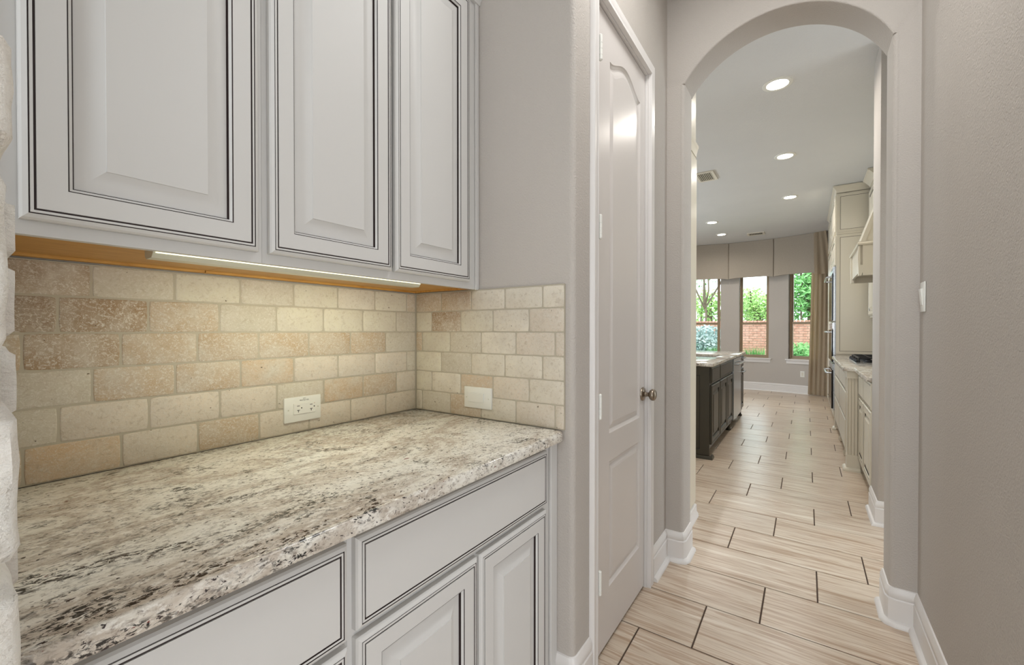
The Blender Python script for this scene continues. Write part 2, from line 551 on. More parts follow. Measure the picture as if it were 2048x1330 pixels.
def bay(phi, r=BR): return (BX + r * math.sin(phi), BY + r * math.cos(phi))


WIN = [(-.243, 'window_1', 'first bay window from the island end, over the island counter'),
       (.034, 'window_2', 'middle bay window of the three, bricks and green tuft outside'),
       (.307, 'window_3', 'bay window half covered by the taupe drape')]
HWW = .0835; ZW0, ZW1 = .660, 2.62
cuts = [-1.25]
for p, _, _ in WIN: cuts += [p - HWW, p + HWW]
cuts.append(.66)
w = mb()


def bay_seg(m, p0, p1, z0, z1, n=4, th=.16):
    for k in range(n):
        a, b = p0 + (p1 - p0) * k / n, p0 + (p1 - p0) * (k + 1) / n
        m.prism([(*bay(a), z0), (*bay(b), z0), (*bay(b, BR + th), z0), (*bay(a, BR + th), z0)], (0, 0, z1 - z0))


for i in range(0, len(cuts), 2): bay_seg(w, cuts[i], cuts[i + 1], 0, ZC, 8 if i == 0 else 4)
for p, _, _ in WIN:
    bay_seg(w, p - HWW, p + HWW, 0, ZW0 - .02, 2); bay_seg(w, p - HWW, p + HWW, ZW1, ZC, 2)
struct('wall_bay', w, M['wall'], 'curved bay wall holding three tall windows', smooth=20)
w = mb().box(-5.0, -3.9, 7.6, 7.9, 0, ZC)
struct('wall_kitchen_far', w, M['wall'], smooth=0)

for p, nm, lab in WIN:
    c = Vector((*bay(p), 0)); t = Vector((math.cos(p), -math.sin(p), 0)); nrm = Vector((math.sin(p), math.cos(p), 0)); hw_ = BR * math.sin(HWW)
    F = lambda a, d, z: c + t * a + nrm * d + Vector((0, 0, z))

    def obox(m, a0_, a1_, d0, d1, z0, z1):
        m.prism([F(a0_, d0, z0), F(a1_, d0, z0), F(a1_, d1, z0), F(a0_, d1, z0)], (0, 0, z1 - z0))
    fr = mb(); fw = .03
    obox(fr, -hw_, -hw_ + fw, .06, .14, ZW0, ZW1); obox(fr, hw_ - fw, hw_, .06, .14, ZW0, ZW1)
    obox(fr, -hw_ + fw, hw_ - fw, .06, .14, ZW1 - fw, ZW1); obox(fr, -hw_ + fw, hw_ - fw, .06, .14, ZW0, ZW0 + fw)
    wo = struct(nm, fr, M['winframe'], lab, smooth=0)
    for z0, z1, d in ((ZW0 + fw, 1.395, .075), (1.355, ZW1 - fw, .10)):
        sa = mb(); sw = .022; a1_ = hw_ - fw
        obox(sa, -a1_, -a1_ + sw, d, d + .025, z0, z1); obox(sa, a1_ - sw, a1_, d, d + .025, z0, z1)
        obox(sa, -a1_ + sw, a1_ - sw, d, d + .025, z0, z0 + sw + .012); obox(sa, -a1_ + sw, a1_ - sw, d, d + .025, z1 - sw - .012, z1)
        so = struct('sash', sa, M['winframe'], None, wo, smooth=0)
        g = mb(); obox(g, -a1_ + sw, a1_ - sw, d + .009, d + .014, z0 + sw + .012, z1 - sw - .012)
        struct('pane', g, M['glass'], None, so, smooth=0)
    si = mb(); obox(si, -hw_ - .045, hw_ + .045, -.045, .06, ZW0 - .02, ZW0 + .004); obox(si, -hw_ - .03, hw_ + .03, -.02, .0, ZW0 - .085, ZW0 - .02)
    struct('window_sill', si, M['trim'], 'white painted sill', wo, smooth=0)

# ------------------------------------------------------------------ baseboards
BASE = [(0, 0), (.014, 0), (.014, .108), (.0095, .113), (.0125, .119), (.0125, .135), (.008, .146), (.005, .154), (0, .156)]
SHOE = [(.0138, 0), (.032, 0), (.0315, .007), (.028, .014), (.022, .019), (.0138, .021)]


def baseboard(name, path, side, h=1.0):
    o = struct(name, mb().sweep([(d, z * h) for d, z in BASE], path, side), M['trim'], smooth=40)
    struct('shoe_moulding', mb().sweep(SHOE, path, side), M['trim'], None, o, smooth=50)
    return o


baseboard('baseboard_end', [(-.69, YE)] + arc(XW - r, YE + r, r, -90, 0, 4) + [(XW, 1.3785)], -1)
jb = .022
baseboard('baseboard_left', [(XW, 2.106), (XW, YA), (JL - jb, YA)] + arc(JL - jb, YA + jb, jb, -90, 0, 2)[1:] + [(JL, YA2 - .02)], -1)
baseboard('baseboard_right', [(XR, .80), (XR, YA), (JR + jb, YA)] + arc(JR + jb, YA + jb, jb, -90, -180, 2)[1:] + [(JR, YA2 - .02)], 1)
baseboard('baseboard_stub', [(.95, 3.52), (.376, 3.52), (.376, 3.838)], 1)
bp = [bay(-.9 + 1.42 * k / 30, BR - .0) for k in range(31)]
baseboard('baseboard_bay', bp, -1, 1.05)

# ------------------------------------------------------------------ closet door
XC = XW + .018                    # casing face
CS = [(0, 0), (0, .018), (.004, .018), (.018, .0145), (.030, .0175), (.048, .0165), (.058, .008), (.060, 0)]
cas = mb()
oy0, oy1, oz = 1.416, 2.041, 2.442
pth = [(oy0, 0), (oy0, oz), (oy1, oz), (oy1, 0)]
rings = []
for i, (yy, zz) in enumerate(pth):
    dy = -1 if i in (0, 1) else 1; dz = 1 if i in (1, 2) else 0
    rings.append([cas.bm.verts.new((XW + .0005 + h, yy + dy * d * (.63 if i < 2 else 1), zz + dz * d)) for d, h in CS])
for A, B in zip(rings, rings[1:]):
    for k in range(len(CS)): cas.bm.faces.new((A[k], A[(k + 1) % len(CS)], B[(k + 1) % len(CS)], B[k]))
for A in (rings[0], rings[-1]): cas.bm.faces.new(A)
struct('trim_1', cas, M['trim'], 'white moulded casing round the closet door', smooth=30)
jam = mb()
for y0, y1 in ((DY0, oy0 + .004), (oy1 - .004, DY1)): jam.box(XW - .11, XW, y0, y1, 0, oz + .008)
jam.box(XW - .11, XW, oy0 + .004, oy1 - .004, oz - .004, DZ)
jam.box(XW - .075, XW - .062, oy0 + .004, oy0 + .016, 0, oz - .004).box(XW - .075, XW - .062, oy1 - .016, oy1 - .004, 0, oz - .004)
struct('trim_2', jam, M['trim'], 'white door jamb lining', smooth=0)
XD = XW - .012                     # door face
dy0, dy1, dz0, dz1 = oy0 + .008, oy1 - .008, .012, oz - .008
dm = mb()
Wd, Hd = dy1 - dy0, dz1 - dz0
# slab front with two sunk and raised panels
T = lambda a, b, h: (XD + h, dy0 + a, dz0 + b)
pa0, pa1 = 1.592 - dy0, 1.962 - dy0
lz0, lz1, uz0, uz1 = .222 - dz0, .716 - dz0, .826 - dz0, 2.333 - dz0


def door_arch(t):
    s_ = abs(2 * t - 1)
    return .056 if s_ > .92 else .056 * (1 - (0.5 + .5 * math.cos(PI * s_ / .92)) ** .75)


PP = [(0, 0, 0, True), (.004, -.004, 0, True), (.012, -.009, 0, True), (.018, -.009, 0, True), (.030, -.004, 0, True), (.040, -.002, 0, True)]
dm.panel(lambda a, b, h: T(pa0 + a, lz0 + b, h), pa1 - pa0, lz1 - lz0, PP, None, 24, False)
dm.panel(lambda a, b, h: T(pa0 + a, uz0 + b, h), pa1 - pa0, uz1 - uz0, PP, door_arch, 24, False)


def fq(a0_, a1_, b0, b1): dm.quad(T(a0_, b0, 0), T(a1_, b0, 0), T(a1_, b1, 0), T(a0_, b1, 0))


fq(0, pa0, 0, Hd); fq(pa1, Wd, 0, Hd); fq(pa0, pa1, 0, lz0); fq(pa0, pa1, lz1, uz0)
for k in range(24):
    t0, t1 = k / 24, (k + 1) / 24
    aa, ab = pa1 - t0 * (pa1 - pa0), pa1 - t1 * (pa1 - pa0)
    dm.quad(T(ab, uz1 - door_arch(t1), 0), T(aa, uz1 - door_arch(t0), 0), T(aa, Hd, 0), T(ab, Hd, 0))
bmesh.ops.remove_doubles(dm.bm, verts=dm.bm.verts, dist=1e-5)
for P in (((0, 0), (0, Hd)), ((0, Hd), (Wd, Hd)), ((Wd, Hd), (Wd, 0)), ((Wd, 0), (0, 0))):
    (a, b), (c, d) = P; dm.quad(T(a, b, 0), T(c, d, 0), T(c, d, -.035), T(a, b, -.035))
dm.quad(T(0, 0, -.035), T(0, Hd, -.035), T(Wd, Hd, -.035), T(Wd, 0, -.035))
door = struct('door_1', dm, M['door'], 'narrow white two-panel closet door with arched top panel', smooth=0)
for z0, z1 in ((2.184, 2.278), (1.554, 1.642), (.911, 1.004), (.281, .373)):
    hb = mb(); hx, hy = XC + .001, oy0 + .012; L = z1 - z0
    hb.lathe((hx, hy, z0), (hx, hy, z1), [(0, .003), (.004, .0068), (L * .2, .0068), (L * .2 + .001, .0058), (L * .2 + .002, .0068), (L * .42, .0068), (L * .42 + .001, .0058), (L * .42 + .002, .0068), (L * .64, .0068), (L * .64 + .001, .0058), (L * .64 + .002, .0068), (L - .004, .0068), (L, .003)], 14)
    hb.box(XD - .001, hx, hy + .001, hy + .004, z0 + .004, z1 - .004)
    struct('hinge', hb, M['plastic'], None, door)
kb = mb(); ky, kz = 2.003, .930
ko = struct('door_knob', kb.lathe((XD, ky, kz), (XD + .1, ky, kz), [(.014, .011), (.026, .0095), (.032, .012), (.036, .021), (.043, .0265), (.051, .0275), (.058, .0245), (.063, .016), (.065, .0)], 28), M['nickel'], 'brushed nickel round knob', door, 40)
struct('rosette', mb().lathe((XD, ky, kz), (XD + .02, ky, kz), [(0, .032), (.004, .032), (.008, .029), (.011, .020), (.014, .012)], 28), M['nickel'], None, ko, 40)

# ------------------------------------------------------------------ cabinet doors
WM = [M['cab'], M['glaze']]


def cab_prof(raised=True, k=1.0):
    p = [(0, -.019, 0, False), (0, -.007, 0, False), (.003, -.003, 0, False), (.0090, 0, 0, False),
         (.0093, -.0014, 1, False), (.0108, -.0014, 1, False), (.0111, 0, 0, False), (.0148, 0, 0, False),
         (.0151, -.0016, 1, False), (.0178, -.0016, 1, False), (.0181, 0, 0, False)]
    if raised:
        p += [(.0530 * k, 0, 0, True), (.0533 * k, -.0014, 1, True), (.0547 * k, -.0014, 1, True), (.0550 * k, -.001, 0, True), (.0592 * k, -.006, 0, True),
              (.0595 * k, -.0115, 1, True), (.0615 * k, -.0115, 1, True), (.0620 * k, -.0112, 0, True), (.070 * k, -.0112, 0, True), (.080 * k, -.0092, 0, True), (.090 * k, -.0058, 0, True), (.0995 * k, -.0016, 0, True), (.1003 * k, .0004, 0, True)]
    return p


def front(name, parent, X, y0, y1, z0, z1, raised=True, mats=WM, sgn=1, axis='x', label=None, k=1.0):
    """a cabinet door or drawer front; X = face plane"""
    if axis == 'x': T_ = lambda a, b, h: (X + sgn * h, y0 + a, z0 + b)
    else: T_ = lambda a, b, h: (y0 + a, X + sgn * h, z0 + b)
    return part(name, mb().panel(T_, y1 - y0, z1 - z0, cab_prof(raised, k), None, 1), mats, parent, label, 25)


# wall cabinets
XUF, XUD = -1.022, -1.002
ZU0, ZU1 = 1.3835, 2.455


def wall_cab(name, label, y0, y1, doors, right_end=False):
    t = thing(name, label, 'cabinet', ((XT + XUF) / 2, (y0 + y1) / 2, ZU0))
    b = mb(); b.box(XB + .002, XUF - .019, y0, y0 + .016, ZU0 + .0142, ZU1); b.box(XB + .002, XUF - .019, y1 - .016, y1, ZU0 + .0142, ZU1)
    b.box(XB + .002, XUF - .019, y0 + .016, y1 - .016, ZU1 - .016, ZU1)
    part('carcass', b, M['cab'], t, smooth=0)
    f = mb(); fy = [y0] + [v for d in doors for v in d] + [y1]
    f.box(XUF - .019, XUF, y0, y1, ZU0, ZU0 + .034); f.box(XUF - .019, XUF, y0, y1, ZU1 - .05, ZU1)
    f.box(XUF - .019, XUF, y0, doors[0][0] + .012, ZU0 + .034, ZU1 - .05); f.box(XUF - .019, XUF, doors[-1][1] - .012, y1, ZU0 + .034, ZU1 - .05)
    part('face_frame', f, M['cab'], t, smooth=0)
    u = mb(); u.box(XB + .002, XUF - .0192, y0 + .0005, y1 - .0005, ZU0 + .0075, ZU0 + .014)
    u.box(XT - .002, XT + .018, y0 + .001, y1 - .001, ZU0 + .0015, ZU0 + .0075)
    if right_end: u.box(XT + .018, XUF - .02, y1 - .03, y1 - .016, ZU0 + .0015, ZU0 + .0075)
    part('bottom_panel', u, M['wood'], t, 'golden maple underside', 0)
    for d in doors: front('door', t, XUD, d[0], d[1], 1.406, 2.422)
    return t


wall_cab('wall_cabinet', 'off-white glazed wall cabinet with one wide door, beside the stone pier', -.05, .4785, [(.113, .466)])
cbt = wall_cab('wall_cabinet', 'off-white glazed wall cabinet with a pair of doors, against the end wall', .479, 1.2555, [(.490, .838), (.850, 1.192)], True)
sc_ = mb().box(XUF, XUF + .007, 1.236, 1.2555, ZU0 - .002, ZU1, .002, 1)
part('scribe_strip', sc_, M['cab'], cbt)
cr = mb(); CRP = [(0, 0), (.012, 0), (.016, .012), (.022, .02), (.034, .055), (.052, .075), (.06, .08), (.06, .095), (0, .095)]
cr.sweep(CRP, [(XUF, -.05), (XUF, 1.2555)], -1, ZU1 - .012)
solo('crown_moulding', cr, M['cab'], 'off-white crown moulding along the tops of the wall cabinets', 'moulding', smooth=30)

# under-cabinet light
t = thing('under_cabinet_light', 'slim linear light under the wall cabinets, above the tile backsplash', 'light', (-1.075, .64, 1.368))
hsg = mb(); hsg.prism([(-1.0445, .288, 1.3835), (-1.047, .288, 1.3895), (-1.092, .288, 1.3895), (-1.092, .288, 1.379), (-1.084, .288, 1.3725), (-1.054, .288, 1.373)], (0, .70, 0))
part('housing', hsg, M['alu'], t, smooth=0)
ln = mb(); ln.prism([(-1.0463, .292, 1.3893), (-1.0440, .292, 1.3838), (-1.0455, .292, 1.3818), (-1.0425, .292, 1.3822), (-1.0422, .292, 1.3893)], (0, .692, 0))
part('lens', ln, M['led'], t, 'glowing pale yellow lens', 0)
for y in (.43, .56, .93): part('clip', mb().box(-1.099, -1.0922, y, y + .006, 1.381, 1.3895, .001, 1), M['alu'], t)
lo = light('under_cabinet_led', 'AREA', (-1.085, .70, 1.358), 1.4, (.96, .96, .72), (0, math.radians(18), 0), .02, .58)

# base cabinets
XBF, XBD = -.691, -.672


def base_cab(label, y0, y1, fronts, end=False):
    t = thing('base_cabinet', label, 'cabinet', (-1.02, (y0 + y1) / 2, 0))
    b = mb(); b.box(XB + .004, XBF - .019, y0, y1, .10, .860); b.box(XB + .004, XBF - .075, y0, y1, 0, .10)
    part('carcass', b, M['cab'], t, smooth=0)
    f = mb(); f.box(XBF - .019, XBF, y0, y1, .10, .8605)
    part('face_frame', f, M['cab'], t, smooth=0)
    for nm, a, b_, z0, z1, rs in fronts: front(nm, t, XBD, a, b_, z0, z1, rs)
    if end: part('scribe_strip', mb().box(XBF, XBF + .010, 1.213, y1, .10, .8605, .002, 1), M['cab'], t)
    return t


base_cab('off-white base cabinet with a stack of three drawers, beside the stone pier', -.018, .4685,
         [('drawer', .0, .461, .672, .848, False), ('drawer', .0, .461, .405, .660, False), ('drawer', .0, .461, .125, .393, False)])
base_cab('off-white base cabinet with a wide drawer over two doors, next to the closet wall', .469, 1.2545,
         [('drawer', .479, 1.177, .678, .850, False), ('door', .479, .828, .125, .663, True), ('door', .837, 1.171, .125, .663, True)], True)
solo('counter_support_rail', mb().box(XB + .004, XBF - .006, -.018, 1.2545, .861, .8685), M['rail'], 'thin tan strip under the granite slab', 'rail', smooth=0)


def slab(pts, z0, z1, rt, rb):
    b = mb(); b.prism([(x, y, z0) for x, y in pts], (0, 0, z1 - z0))
    bmesh.ops.recalc_face_normals(b.bm, faces=b.bm.faces)
    b.bm.edges.ensure_lookup_table()
    te = [e for e in b.bm.edges if all(abs(v.co.z - z1) < 1e-5 for v in e.verts)]
    bmesh.ops.bevel(b.bm, geom=te, offset=rt, segments=4, affect='EDGES', profile=.5)
    be = [e for e in b.bm.edges if all(abs(v.co.z - z0) < 1e-5 for v in e.verts) and len(e.link_faces) == 2]
    bmesh.ops.bevel(b.bm, geom=be, offset=rb, segments=2, affect='EDGES', profile=.5)
    return b


XN = -.648
solo('granite_countertop', slab([(XB + .002, -.018), (XN, -.018)] + arc(XN - .03, YE - .034, .03, 0, 90, 6) + [(XB + .002, YE - .004)], .869, ZCT, .011, .005),
     M['granite'], 'cream granite countertop with dark flecks on the off-white base cabinets', 'countertop', smooth=40)

# ------------------------------------------------------------------ travertine backsplash
RZ = [1.3812, 1.3057, 1.2244, 1.1440, 1.0630, .9825, .9020]
TP = .1565


def tile_mesh(w, h, seed):
    rnd = random.Random(seed); b = mb(); N, K = 8, 4
    # front grid outline, tumbled: corners and edges worn back and uneven
    def ring(ins, dep, jit):
        out = []
        per = [(i / N, 0) for i in range(N)] + [(1, i / K) for i in range(K)] + [(1 - i / N, 1) for i in range(N)] + [(0, 1 - i / K) for i in range(K)]
        for u, v in per:
            x, y = (u - .5) * (w - 2 * ins), (v - .5) * (h - 2 * ins)
            corner = (u in (0, 1)) and (v in (0, 1)); c_ = .0014 if corner else 0
            x -= math.copysign(c_ + rnd.random() * jit, x) if u in (0, 1) else 0
            y -= math.copysign(c_ + rnd.random() * jit, y) if v in (0, 1) else 0
            out.append(b.bm.verts.new((x, y, dep)))
        return out
    R0 = ring(0, -.009, 0); R1 = ring(0, -.0022, .0006); R2 = ring(.0008, -.0007, .0009); R3 = ring(.0026, 0, .0012)
    n = len(R0)
    for A, B in ((R0, R1), (R1, R2), (R2, R3)):
        for k in range(n): b.bm.faces.new((A[k], A[(k + 1) % n], B[(k + 1) % n], B[k]))
    b.bm.faces.new(R3)
    return b.mesh('tile', M['trav'], smooth=60)


TM = {}
CO = {'b': (158, 127, 92), 'd': (138, 107, 76), 'm': (190, 165, 134), 'l': (216, 209, 188), 'p': (218, 204, 186), 'o': (200, 171, 136), 'g': (198, 189, 170), 'w': (225, 216, 199)}
FL = {'b': .9, 'd': .85, 'm': .85, 'l': .5, 'p': .65, 'o': .6, 'g': .7, 'w': .5}
BACK = ['mbglglwlm', 'dbmglllg', 'mbmmmmmg', 'mgmmopppg', 'gpppgomp', 'mopmpppp']
ENDT = ['mmwwww', 'lblwpw', 'mlgwpp', 'lgwwww', 'lwopww', 'wgmwpp']


def lay(parent, rows, pattern, s0, s1, toxyz, rotm, phase):
    for r_ in range(6):
        z1, z0 = RZ[r_], RZ[r_ + 1]; h = z1 - z0 - .0028
        if r_ == 0: h = z1 - z0 - .003
        js = [s0]; x = phase[r_ % 3]
        while x > s0: x -= TP
        x += TP
        if x - s0 < .008: x += TP
        while x < s1 - .006: js.append(x); x += TP
        js.append(s1)
        for i in range(len(js) - 1):
            a, b_ = js[i] + .0014, js[i + 1] - .0014
            full = abs((b_ - a) - (TP - .0028)) < 1e-3
            key = ('f', random.randrange(6)) if full and r_ else (round(b_ - a, 4), r_ == 0)
            if key not in TM: TM[key] = tile_mesh(b_ - a, h, hash(key) & 0xffff)
            o = link('tile', TM[key], parent)
            o.matrix_local = Matrix.Translation(Vector(toxyz((a + b_) / 2, (z0 + z1) / 2)) - parent.location) @ rotm
            pt = pattern[r_]; ch = pt[min(i, len(pt) - 1)]
            j = 1 + random.uniform(-.05, .05); o.color = (*[c_ * j for c_ in s2l(CO[ch])], FL[ch])


tb = solo('backsplash', mb().box(XB + .0005, XT - .0014, .079, YE - .004, ZCT + .001, 1.3815), M['grout'],
          'running-bond tumbled travertine backsplash on the long wall behind the granite', 'backsplash', smooth=0)
RX = Matrix(((0, 0, 1, 0), (1, 0, 0, 0), (0, 1, 0, 0), (0, 0, 0, 1)))   # local x->Y, y->Z, z->X
lay(tb, RZ, BACK, .080, YT - .001, lambda s, z: (XT, s, z), RX, [.2595, .2055, .3095])
te = solo('backsplash', mb().box(XT + .0005, -.652, YT + .0014, YE - .0005, ZCT + .001, 1.3835), M['grout'],
          'short travertine backsplash on the end wall beside the closet door', 'backsplash', smooth=0)
RY = Matrix(((1, 0, 0, 0), (0, 0, -1, 0), (0, 1, 0, 0), (0, 0, 0, 1)))  # local x->X, y->Z, z->-Y
lay(te, RZ, ENDT, XT + .001, -.651, lambda s, z: (s, YT, z), RY, [-1.0475, -1.1010, -1.1560])


# ------------------------------------------------------------------ outlet and switches
def text_obj(name, body, size, mat, parent, mtx):
    cu = bpy.data.curves.new(name, 'FONT'); cu.body = body; cu.size = size; cu.align_x = 'CENTER'; cu.align_y = 'CENTER'; cu.extrude = .0001
    o = bpy.data.objects.new(name, cu); COL.objects.link(o); me = bpy.data.meshes.new_from_object(o)
    bpy.data.objects.remove(o); me.materials.append(mat)
    q = bpy.data.objects.new(name, me); COL.objects.link(q); q.parent = parent; q.matrix_local = mtx
    return q


t = thing('electrical_outlet', 'white double electrical outlet with a printed notice, on the long tile backsplash', 'outlet', (XT, .756, .936))
t.rotation_euler = (0, 0, 0)
part('cover_plate', mb().box(XT - .003, XT + .006, .694, .817, .9365, 1.0165, .003, 2), M['plastic'], t)
part('receptacle', mb().box(XT + .004, XT + .0085, .7225, .7965, .9605, .9955, .0012, 1), M['plastic'], t)
X1 = XT + .0086
for yc in (.738, .781):
    for sl in (mb().box(X1 - .002, X1 + .0002, yc - .0045, yc + .0045, .9865, .9883),
               mb().prism([(X1 - .002, yc + u, v) for u, v in ((-.0045, .9743), (.0045, .9743), (.0045, .9725), (.001, .9725), (.001, .9668), (-.001, .9668), (-.001, .9725), (-.0045, .9725))], (.0022, 0, 0)),
               mb().cyl((X1 - .002, yc + .0105, .980), (X1 + .0002, yc + .0105, .980), .0021, n=12)):
        part('slot', sl, M['slot'], t, 'black contact slot', 0)
for y in (.707, .806): part('screw', mb().cyl((XT + .005, y, .977), (XT + .0066, y, .977), .0022, n=12), M['alu'], t)
part('indicator', mb().cyl((XT + .008, .7925, .9905), (XT + .0088, .7925, .9905), .0011, n=10), M['roof'], t)
text_obj('lettering', 'GFCI', .0042, M['text'], t, Matrix.Translation((.0062, .003, .0735)) @ RX)
text_obj('lettering', 'PROTECTED', .0055, M['text'], t, Matrix.Translation((.0062, .003, .0680)) @ RX)

t = thing('light_switch', 'white rocker light switch mounted sideways on the short end-wall backsplash', 'switch', (-1.012, YT, .937))
part('cover_plate', mb().box(-1.078, -.947, YT - .006, YT + .003, .938, 1.0175, .003, 2), M['plastic'], t)
part('rocker', mb().prism([(-1.055, YT - .005, .9605), (-1.055, YT - .0085, .9615), (-1.055, YT - .0115, .9945), (-1.055, YT - .005, .9955)], (.073, 0, 0)), M['plastic'], t, smooth=0)
for x in (-1.066, -.960): part('screw', mb().cyl((x, YT - .0066, .977), (x, YT - .005, .977), .0022, n=12), M['alu'], t)

t = thing('light_switch', 'white upright rocker switch on the plain wall right of the arch', 'switch', (XR, 2.295, 1.30))
part('cover_plate', mb().box(XR - .006, XR - .0003, 2.258, 2.332, 1.302, 1.420, .003, 2), M['plastic'], t)
part('rocker', mb().prism([(XR - .005, 2.279, 1.328), (XR - .0085, 2.279, 1.330), (XR - .0135, 2.279, 1.393), (XR - .005, 2.279, 1.394)], (0, .032, 0)), M['plastic'], t, smooth=0)

# ------------------------------------------------------------------ stone pier at the left edge
pier = thing('stone_pier', 'pale chopped-limestone pier at the open end of the counter', 'pier', (-.85, -.1, 0))
part('core', mb().box(-.640, -.484, -.36, .034, 0, 2.7).box(-1.33, -.6405, -.36, -.025, 0, 1.372), M['mortar'], pier, 'mortar core', 0)


def rough_stone(x0, x1, y0, y1, z0, z1, amp, seed, n=7, rnd_=.0055):
    b = mb(); b.box(x0, x1, y0, y1, z0, z1)
    bmesh.ops.subdivide_edges(b.bm, edges=b.bm.edges[:], cuts=n, use_grid_fill=True)
    c = Vector(((x0 + x1) / 2, (y0 + y1) / 2, (z0 + z1) / 2)); h = Vector(((x1 - x0) / 2, (y1 - y0) / 2, (z1 - z0) / 2))
    for v in b.bm.verts:
        d = v.co - c; q = [abs(d[i]) / h[i] for i in range(3)]
        near = sum(max(0, x - .8) / .2 for x in q)
        rr = rnd_ * max(0, near - 1) ** 1.3
        nv = noise.noise_vector(v.co * 28 + Vector((seed, seed * 2, 0))) * amp + noise.noise_vector(v.co * 75 + Vector((seed, 0, seed))) * amp * .45
        v.co -= Vector([math.copysign(min(rr, h[i] * .3) * (1 if q[i] > .8 else 0), d[i]) for i in range(3)])
        v.co += nv
    return b


zs = [0, .16, .30, .47, .60, .765, .905, 1.050, 1.183, 1.203, 1.360, 1.456, 1.62, 1.80, 1.96, 2.12, 2.3, 2.5, 2.7]
yo = [.046, .05, .044, .05, .048, .050, .0532, .0533, .042, .0484, .0520, .0455, .047, .044, .05, .046, .048, .045]
for i in range(len(zs) - 1):
    ysp = -.13 - .09 * (i % 2); am = .0022 if .9 < zs[i] < 1.7 else .0045
    part('stone', rough_stone(-.642, -.47, ysp + .003, yo[i], zs[i] + .003, zs[i + 1] - .003, am, i * 3.1), M['stone'], pier, smooth=60)
    part('stone', rough_stone(-.642, -.474, -.37, ysp - .003, zs[i] + .003, zs[i + 1] - .003, .0035, i * 3.1 + 40), M['stone'], pier, smooth=60)
zf = [.903, .945, 1.054, 1.133, 1.217, 1.307, 1.376]
for i in range(len(zf) - 1):
    part('stone', rough_stone(-1.33, -.70, -.02, .0782 + (i % 2) * .0005, zf[i] + .002, zf[i + 1] - .002, .0009, 50 + i * 2.3, 7, .003), M['stone'], pier, smooth=60)

# ------------------------------------------------------------------ kitchen ceiling fittings
CANS = [(-.183, 3.724, 'recessed ceiling light nearest the arch'), (-.19, 5.302, 'second recessed ceiling light beyond the arch, middle of the aisle row'),
        (-.19, 6.97, 'third recessed ceiling light of the aisle row, beside the tall oven cabinet'), (-1.318, 7.87, 'recessed ceiling light over the far end of the island, nearer of that pair'),
        (-1.334, 8.958, 'recessed ceiling light closest to the curved valance')]
for x, y, lab in CANS:
    t = thing('ceiling_light', lab, 'ceiling light', (x, y, ZC), 'recessed kitchen ceiling lights')
    part('trim_ring', mb().lathe((x, y, ZC - .0005), (x, y, ZC - .02), [(0, .098), (.004, .098), (.007, .092), (.006, .072), (.002, .068)], 32, False), M['plastic'], t)
    part('lens', mb().cyl((x, y, ZC - .0025), (x, y, ZC - .004), .069, n=32), M['lens'], t, 'glowing lens')
    light('can_lamp', 'AREA', (x, y, ZC - .012), 9, (1, .94, .86), (0, 0, 0), .12, None, 2.8)


def vent(x0, x1, y0, y1, lab, n):
    t = thing('ceiling_vent', lab, 'vent', ((x0 + x1) / 2, (y0 + y1) / 2, ZC - .012)); f = mb(); e = .03
    f.box(x0, x1, y0, y0 + e, ZC - .012, ZC - .0005); f.box(x0, x1, y1 - e, y1, ZC - .012, ZC - .0005)
    f.box(x0, x0 + e, y0 + e, y1 - e, ZC - .012, ZC - .0005); f.box(x1 - e, x1, y0 + e, y1 - e, ZC - .012, ZC - .0005)
    part('frame', f, M['vent'], t, smooth=0)
    part('backing', mb().box(x0 + e, x1 - e, y0 + e, y1 - e, ZC - .003, ZC - .001), M['dark'], t, 'dark duct behind', 0)
    for k in range(n):
        xx = x0 + e + (x1 - x0 - 2 * e) * (k + .5) / n
        part('slat', mb().prism([(xx - .0035, y0 + e, ZC - .011), (xx + .001, y0 + e, ZC - .0035), (xx + .004, y0 + e, ZC - .0035), (xx - .0005, y0 + e, ZC - .011)], (0, y1 - y0 - 2 * e, 0)), M['vent'], t, smooth=0)


vent(-1.09, -.88, 5.30, 5.63, 'square slatted ceiling vent left of the aisle lights', 8)
vent(-.93, -.645, 9.12, 9.36, 'flat ceiling vent just in front of the curved valance', 9)

# ------------------------------------------------------------------ valance and drape
VR = 3.06
t = thing('window_valance', 'greige box-pleated valance curving along the tops of the bay windows', 'valance', (*bay(0, VR), 2.28))
bd = [-.68, -.405, -.112, .151, .380]
for i in range(len(bd) - 1):
    b = mb(); p0, p1 = bd[i] + .003, bd[i + 1] - .003; n = 12; fr_, bk_ = [], []
    for k in range(n + 1):
        p = p0 + (p1 - p0) * k / n; u = abs(2 * k / n - 1)
        zb = 2.315 - .022 * u ** 6
        rr = VR + .010 * u ** 8
        x, y = bay(p, rr); x2, y2 = bay(p, rr + .02)
        fr_.append([b.bm.verts.new((x, y, z)) for z in (zb, zb + .012, ZC - .004)]); bk_.append([b.bm.verts.new((x2, y2, z)) for z in (zb, zb + .012, ZC - .004)])
    for k in range(n):
        for j in range(2):
            b.bm.faces.new((fr_[k][j], fr_[k + 1][j], fr_[k + 1][j + 1], fr_[k][j + 1])); b.bm.faces.new((bk_[k][j], bk_[k + 1][j], bk_[k + 1][j + 1], bk_[k][j + 1]))
        b.bm.faces.new((fr_[k][0], fr_[k + 1][0], bk_[k + 1][0], bk_[k][0])); b.bm.faces.new((fr_[k][2], fr_[k + 1][2], bk_[k + 1][2], bk_[k][2]))
    for e_ in (0, n):
        for j in range(2): b.bm.faces.new((fr_[e_][j], fr_[e_][j + 1], bk_[e_][j + 1], bk_[e_][j]))
    part('valance_panel', b, M['valance'], t, smooth=30)
pl = mb()
